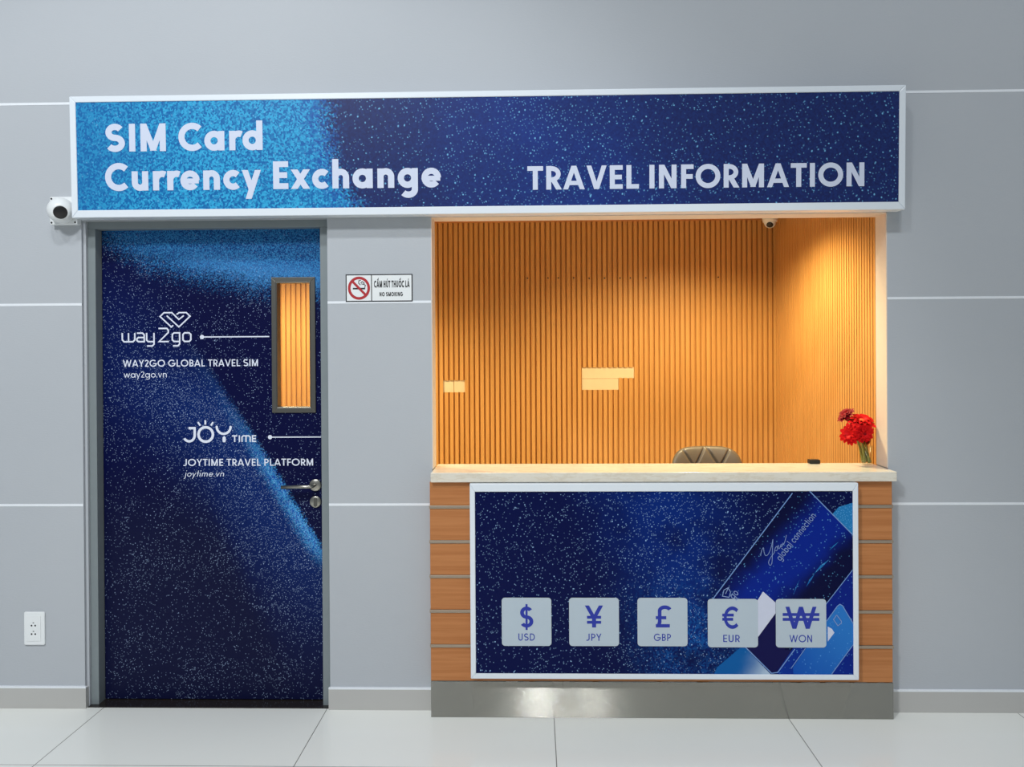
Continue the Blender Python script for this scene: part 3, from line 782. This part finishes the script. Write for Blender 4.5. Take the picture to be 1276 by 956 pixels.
# small letters along the card edge
def tilt(px0, py0, px1, py1, s, cap, w, X, slant=0):
    a, b = z8(px0, py0), z8(px1, py1); ang = math.atan2(b[1] - a[1], b[0] - a[0]); L = math.hypot(b[0] - a[0], b[1] - a[1])
    put_text(mb, s, a[0], a[0] + L, a[1], cap, PY - .0028, w, X, .06, slant, 7, ang)
tilt(388, 332, 576, 96, 'global connection', .0300, .115, .66)
tilt(146, 530, 176, 496, 'go', .034, .13, .66)
def flow(p, n=5):
    """a smooth line through hand-drawn points"""
    out = []
    for i in range(len(p) - 1):
        a, b, c, d = p[max(i - 1, 0)], p[i], p[i + 1], p[min(i + 2, len(p) - 1)]
        for k in range(n):
            t = k / n
            out.append(tuple(.5 * (2 * b[q] + (c[q] - a[q]) * t + (2 * a[q] - 5 * b[q] + 4 * c[q] - d[q]) * t * t + (3 * b[q] - a[q] - 3 * c[q] + d[q]) * t ** 3) for q in (0, 1)))
    return out + [p[-1]]
scr = [[(286, 304), (292, 276), (301, 262), (304, 284), (312, 302), (326, 294), (340, 262), (350, 218)], [(350, 218), (347, 280), (345, 335), (336, 353), (327, 338), (338, 312), (356, 288), (360, 270), (367, 256), (373, 262), (370, 276), (361, 276)],
       [(372, 262), (378, 250), (379, 266), (386, 262), (392, 244), (391, 257), (397, 254), (402, 238), (404, 246), (412, 228), (420, 196)]]
for ln in scr: cardl(flow(ln), 6, 7, .0024)
mb.build('printed_cards', [M['card_big'], M['card_navy'], M['card_blue'], M['card_teal'], M['card_pale'], M['card_lilac'], M['card_line'], M['card_text'], M['streak']], LB, fix=False)['label'] = 'printed picture of tilted blue bank cards with a slogan'
TI = [('USD', '$', 0.0345, -.1405), ('JPY', '¥', 0.0345, .148), ('GBP', '£', .0345, .4395), ('EUR', '€', .0345, .738), ('WON', '₩', .0345, 1.026)]
for code, sym, _, tx in TI:
    zt_ = .5325 - (.004 if tx > .7 else 0); tw = .2125; thh = .207
    x0 = lx(tx); z1 = lz(zt_)
    tl = MB().poly(rrect(x0, x0 + tw, z1 - thh, z1, .014), PY - .0030).build('currency_tile', M['tile_print'], LB, fix=False)
    tl['label'] = 'grey rounded tile reading ' + code
    mb = MB(); cx = x0 + tw / 2
    sw = {'$': .068, '¥': .082, '£': .072, '€': .072, '₩': .136}[sym]; sc = .094 if sym != '$' else .088
    off = {'€': -.012, '$': -.0, '£': .0, '¥': 0, '₩': 0}[sym]
    put_text(mb, sym, cx - sw / 2 + off, cx + sw / 2 + off, z1 - .127, sc, PY - .0034, .165)
    mb.build('currency_symbol', M['blue_ink'], tl, fix=False); mb = MB()
    cw = {'USD': .076, 'JPY': .067, 'GBP': .076, 'EUR': .076, 'WON': .100}[code]
    put_text(mb, code, cx - cw / 2 + off * .5, cx + cw / 2 + off * .5, z1 - .184, .0305, PY - .0034, .135, .68, .05)
    mb.build('currency_code', M['blue_ink'], tl, fix=False)

# ================================================================== SIGNBOARD
SB = thing('signboard', 'long white framed blue starry signboard over door and counter', 'sign', (-2.014, 0.0, 2.187), (math.radians(1.6), 0, 0))
SW, SH, SF = 3.606, 0.527, -.090
fi = .0275; ft = .026
mb = MB()
for pts in ([(0, 0), (fi, fi * 1.2), (fi, SH - ft), (0, SH)], [(SW, 0), (SW, SH), (SW - fi, SH - ft), (SW - fi, fi * 1.2)], [(0, 0), (SW, 0), (SW - fi, fi * 1.2), (fi, fi * 1.2)], [(0, SH), (fi, SH - ft), (SW - fi, SH - ft), (SW, SH)]): mb.prism(pts, SF, -.002)
mb.build('frame', M['white_metal'], SB, .003)
MB().box(fi, SW - fi, SF + .004, -.004, fi * 1.2, SH - ft).build('printed_panel', M['sign_print'], SB)
sx = lambda x: x + 2.014
sz = lambda z: z - 2.187
SY = SF + .0034
for s, x0, x1, zb2, cap, w, X, tr, nm in (('SIM Card', -1.866, -1.156, 2.473, .120, .228, .70, .022, 'sign_lettering'), ('Currency Exchange', -1.868, -.386, 2.303, .120, .228, .70, .018, 'sign_lettering'), ('TRAVEL INFORMATION', -.022, 1.430, 2.288, .101, .212, .68, .02, 'sign_lettering')):
    mb = MB(); put_text(mb, s, sx(x0), sx(x1), sz(zb2), cap, SY, w, X, tr); mb.build(nm, M['letter'], SB, fix=False)

# ================================================================== WALL ITEMS
# security camera on a square box
sc = thing('security_camera', 'white round security camera on a square wall box left of the signboard', 'camera', (-2.0805, 0, 2.226))
MB().prism(rrect(-.0615, .0615, -.0615, .0615, .006), -.036, -.0005).build('mount_box', M['white_plastic'], sc, .003)
for a in (-.053, .053):
    for b in (-.053, .053): MB().lathe([(0, 0), (.0042, 0), (.0042, .0015), (0, .0015)], Matrix.Translation((a, -.0362, b)) @ ry, 12).build('screw', M['black_plastic'], sc)
MB().lathe([(0, 0), (.054, 0), (.056, .004), (.052, .012), (0, .012)], Matrix.Translation((0, -.0365, -.004)) @ ry, 36).build('base_ring', M['white_plastic'], sc)
d = Vector((.44, -.86, -.34)).normalized(); c0 = Vector((.006, -.068, -.004))
prof = [(.0555 * math.sin(a * PI / 24), -.0555 * math.cos(a * PI / 24)) for a in range(0, 19)]
prof = [(r, h) for r, h in prof if h < .047] + [(.032, .0455), (.030, .046), (0, .046)]
hdm = Matrix.Translation(c0) @ rot_to(d)
ball = MB().lathe(prof, hdm, 40).build('camera_ball', M['white_plastic'], sc)
MB().lathe([(0, .0462), (.0285, .0462), (.0285, .0475), (.026, .0492), (0, .0500)], hdm, 32).build('lens_window', M['black_plastic'], ball)
# dome camera under the booth ceiling
dc = thing('ceiling_camera', 'small white turret camera hanging under the booth ceiling near the rear corner', 'camera', (1.505, 1.70, CEIL))
MB().lathe([(0, 0), (.048, 0), (.048, -.045), (.044, -.062), (0, -.062)], Matrix(), 32).build('base', M['white_plastic'], dc)
d = Vector((-.35, -1, -.9)).normalized()
prof = [(.038 * math.sin(a * PI / 20), -.038 * math.cos(a * PI / 20)) for a in range(0, 17)] + [(0, .031)]
bm_ = Matrix.Translation((0, 0, -.062)) @ rot_to(d)
b_ = MB().lathe(prof, bm_, 32).build('camera_ball', M['white_plastic'], dc)
MB().lathe([(0, .0312), (.021, .0312), (.019, .034), (0, .035)], bm_, 24).build('lens_window', M['black_plastic'], b_)
# no smoking plate
ns = thing('no_smoking_sign', 'small white no smoking plate on the grey wall between door and counter', 'sign', (-.830, 0, 1.813))
NW, NH = .298, .122
MB().prism(rrect(0, NW, 0, NH, .002), -.003, -.0002).build('plate', M['sign_white'], ns)
mb = MB(); e = .0045; yy = -.0034
for a, b, c, d in ((0, NW, 0, e), (0, NW, NH - e, NH), (0, e, e, NH - e), (NW - e, NW, e, NH - e), (.1135, .1175, e, NH - e)): mb.poly([(a, c), (b, c), (b, d), (a, d)], yy)
mb.build('border', M['sign_black'], ns, fix=False)
mb = MB(); cx, cz = .0595, .0605
mb.poly([(.032, cz - .0055), (.087, cz - .0055), (.087, cz + .0015), (.032, cz + .0015)], yy, 0)
strokes(mb, [[(.0855, cz + .002), (.088, cz + .013), (.080, cz + .017), (.070, cz + .019)], [(.066, cz + .014), (.058, cz + .022), (.059, cz + .033), (.068, cz + .035)], [(.081, cz + .017), (.083, cz + .023), (.074, cz + .029), (.067, cz + .022)]], lambda a, b: (a, b), .0034, yy, 0)
strokes(mb, [ell(cx, cz, .0435, .0455, 0, 360, 44)[:-1]], lambda a, b: (a, b), .0115, yy - .0002, 1, True)
strokes(mb, [[(cx - .031, cz + .032), (cx + .031, cz - .032)]], lambda a, b: (a, b), .0105, yy - .0002, 1)
mb.build('pictogram', [M['sign_black'], M['sign_red']], ns, fix=False)['label'] = 'red ring with a bar over a smoking cigarette'
mb = MB(); put_text(mb, 'CẤM HÚT THUỐC LÁ', .126, .286, .0625, .0305, yy, .24, .68, .03); mb.build('lettering', M['sign_black'], ns, fix=False); mb = MB(); put_text(mb, 'NO SMOKING', .150, .256, .0235, .0185, yy, .23, .68, .05)
mb.build('lettering', M['sign_black'], ns, fix=False)
# power outlet
po = thing('power_outlet', 'white double power outlet low on the grey wall left of the door', 'outlet', (-2.2435, 0, .3585))
MB().prism(rrect(-.047, .047, -.0745, .0745, .006), -.009, -.0002).build('cover_plate', M['white_plastic'], po, .003)
MB().prism(rrect(-.036, .030, -.056, .058, .003), -.0115, -.009).build('socket_module', M['white_plastic'], po, .001)
for z in (.014, -.024):
    for a, b in ((-.0105, 0), (.0062, 0)): MB().lathe([(0, 0), (.0040, 0), (.0040, .0004), (0, .0004)], Matrix.Translation((a, -.0116, z + b)) @ ry, 14).build('socket_hole', M['black_plastic'], po)
    MB().box(-.0055, .0012, -.012, -.0116, z + .0105, z + .0138).build('socket_hole', M['black_plastic'], po)

# ================================================================== BOOTH ITEMS
# office chair behind the counter
ch = thing('office_chair', 'taupe leather office chair with quilted back behind the countertop', 'chair', (.922, .80, 0), (0, 0, math.radians(4)))
def chair_back():
    mb = MB(); n = 84; W2, H2 = .200, .235; zc = .838
    cre = [((0, 1.02), (-.85, -.20)), ((0, 1.02), (.85, -.20)), ((-.64, .95), (.2, -.20)), ((.64, .95), (-.2, -.20)), ((-1, .35), (-.62, -.35)), ((1, .35), (.62, -.35))]
    cre += [((-.62, -.35), (0, -1)), ((.85, -.20), (.3, -1)), ((-.26, -.35), (-.5, -1)), ((.26, -.35), (.5, -1))]
    def cdist(u, v):
        best = 9
        for (a, b), (c, d) in cre:
            dx, dy = (c - a) * W2, (d - b) * H2; px, py = (u - a) * W2, (v - b) * H2
            k = max(0, min(1, (px * dx + py * dy) / (dx * dx + dy * dy))); best = min(best, math.hypot(px - k * dx, py - k * dy))
        return best
    def P(u, v, side):
        # square disc to rounded outline
        s = max(abs(u), abs(v)); 
        if s > 0:
            pn = 4.2; l = (abs(u) ** pn + abs(v) ** pn) ** (1 / pn); uu, vv = u * s / l, v * s / l
        else: uu, vv = 0, 0
        uu *= 1.0 - .04 * max(0, vv) ** 2
        edge = max(0, 1 - s ** 6) ** .5
        th = .026 * edge + .004
        if side < 0: th -= .016 * math.exp(-(cdist(uu, vv) / .0042) ** 2) * edge
        yb = .035 * (uu ** 2) * -1.0 + .05 * (vv * .5 + .5) ** 2
        return Vector((uu * W2, side * th + yb, zc + vv * H2))
    g = {}
    for side in (-1, 1):
        for i in range(n + 1):
            for j in range(n + 1):
                u, v = -1 + 2 * i / n, -1 + 2 * j / n
                onb = i in (0, n) or j in (0, n)
                g[side, i, j] = g[-1, i, j] if (side == 1 and onb) else mb.bm.verts.new(P(u, v, 0 if onb else side))
        for i in range(n):
            for j in range(n):
                f = mb.bm.faces.new((g[side, i, j], g[side, i + 1, j], g[side, i + 1, j + 1], g[side, i, j + 1])); f.smooth = True
    return mb.build('backrest', M['leather'], ch)
chair_back()
mb = MB(); mb.lathe([(0, -.035), (.20, -.035), (.235, -.02), (.245, 0), (.235, .022), (.19, .034), (0, .036)], Matrix.Translation((0, -.18, .53)) @ Matrix.Diagonal((.95, .92, 1, 1)), 40)
mb.build('seat', M['leather'], ch)
MB().tube([(0, -.10, .49), (0, .04, .50), (0, .075, .56), (0, .065, .66), (0, .045, .74)], .017, 12).build('back_support', M['black_plastic'], ch)
MB().lathe([(0, .50), (.05, .50), (.05, .47), (.02, .46), (.02, .28), (.028, .28), (.028, .09), (0, .09)], Matrix.Translation((0, -.18, 0)), 20).build('gas_lift', M['satin'], ch)
for k in range(5):
    a = 2 * PI * k / 5 + .3; c = Vector((0, -.18, 0))
    MB().tube([c + Vector((math.cos(a) * .02, math.sin(a) * .02, .11)), c + Vector((math.cos(a) * .29, math.sin(a) * .29, .075))], [.024, .016], 10).build('leg', M['satin'], ch)
    MB().lathe([(0, -.012), (.024, -.012), (.027, 0), (.024, .012), (0, .012)], Matrix.Translation(c + Vector((math.cos(a) * .29, math.sin(a) * .29, .0275))) @ Matrix.Rotation(a, 4, 'Z') @ ry, 18).build('caster', M['black_plastic'], ch)
# small black block on the ledge
bk = MB().prism(rrect(-.024, .024, 0, .019, .004), -.018, .018).build('cable_box', M['black_plastic'], None, .002)
bk.location = (1.283, .170, 1.0663); tag(bk, 'small black plastic block at the rear edge of the countertop', 'box')

# flowers in a slim glass
random.seed(5)
VX, VY, VZ = 1.512, .140, 1.0663
vs = thing('glass_vase', 'slim clear glass holding red flowers on the right end of the countertop', 'vase', (VX, VY, VZ))
MB().lathe([(0, 0), (.026, 0), (.0275, .004), (.029, .085), (.0275, .085), (.026, .008), (0, .007)], Matrix(), 28).build('body', M['vase_glass'], vs)
def bloom(mb, c, d, R, mi, mc, layers=3):
    mt = Matrix.Translation(c) @ rot_to(d)
    for L in range(layers):
        n = 15 - 2 * L; r1 = R * (1 - .22 * L); lift = .10 + .28 * L
        for k in range(n):
            a = 2 * PI * (k + .5 * L + random.uniform(-.2, .2)) / n; rr = r1 * random.uniform(.86, 1.06); w = rr * .19
            lf = lift + random.uniform(-.1, .1); ca, sa = math.cos(a), math.sin(a); rows = []
            for s, ww, z in ((.12, .45, .02), (.4, .95, .18), (.72, 1.0, .30), (.92, .6, .30), (1.0, .12, .26)):
                z_ = z * rr * lf * 2.6 + .002 * L - .06 * rr * s * s
                rows.append([mb.bm.verts.new(mt @ Vector((ca * rr * s - sa * w * ww * q, sa * rr * s + ca * w * ww * q, z_ - .08 * w * (1 - abs(q))))) for q in (-1, 0, 1)])
            for A, B in zip(rows, rows[1:]):
                for q in (0, 1):
                    f = mb.bm.faces.new((A[q], A[q + 1], B[q + 1], B[q])); f.smooth = True; f.material_index = mi
    mb.lathe([(R * .30, .0), (R * .27, R * .10), (R * .16, R * .17), (0, R * .19)], mt, 16, mc)
    mb.lathe([(0, -R * .34), (R * .10, -R * .32), (R * .26, -R * .10), (R * .34, .0), (0, .01 * R)], mt, 14, 2)
FL = [('red_flower', 'small dark red bloom, topmost on the left of the bunch', (1.434, .185, 1.287), (-.70, -.30, .80), .046, 1, 1),
      ('red_flower', 'large red bloom with orange heart, at the top right of the bunch', (1.492, .150, 1.258), (.02, -.40, .85), .068, 0, 3),
      ('red_flower', 'red bloom leaning out at the left of the bunch under the dark one', (1.434, .120, 1.206), (-.80, -.60, .25), .056, 0, 0),
      ('red_flower', 'red bloom low in the middle of the bunch, under the orange hearted one', (1.478, .080, 1.212), (.10, -.95, -.15), .047, 0, 1),
      ('red_flower', 'half closed dark red bloom hanging lowest beside the wall reveal', (1.532, .200, 1.160), (.25, -.5, -.85), .028, 1, 1)]
for i, (nm, lab, c, d, R, mi, mc) in enumerate(FL):
    c = Vector(c); dn = Vector(d).normalized()
    r_ = thing(nm, lab, 'flower', (VX, VY, VZ), group='red flowers on the countertop')
    base = Vector((VX + .017 * math.cos(i * 1.26), VY + .015 * math.sin(i * 1.26), VZ + .009)); off = Vector((VX, VY, VZ))
    mb = MB(); bloom(mb, c - off, dn, R, mi, mc); mb.build('bloom', [M['petal'], M['petal_dark'], M['stem'], M['petal_core']], r_, fix=False)
    top = c - dn * R * .3; mid = base.lerp(top, .55) + Vector((.004, 0, .01)); pts = []
    p0, p1, p2, p3 = base, base.lerp(mid, .55), top - dn * R * .9, top
    for k in range(9):
        s = k / 8; pts.append((1 - s) ** 3 * p0 + 3 * (1 - s) ** 2 * s * p1 + 3 * (1 - s) * s * s * p2 + s ** 3 * p3 - off)
    MB().tube(pts, .0056, 8).build('stem', M['stem'], r_)
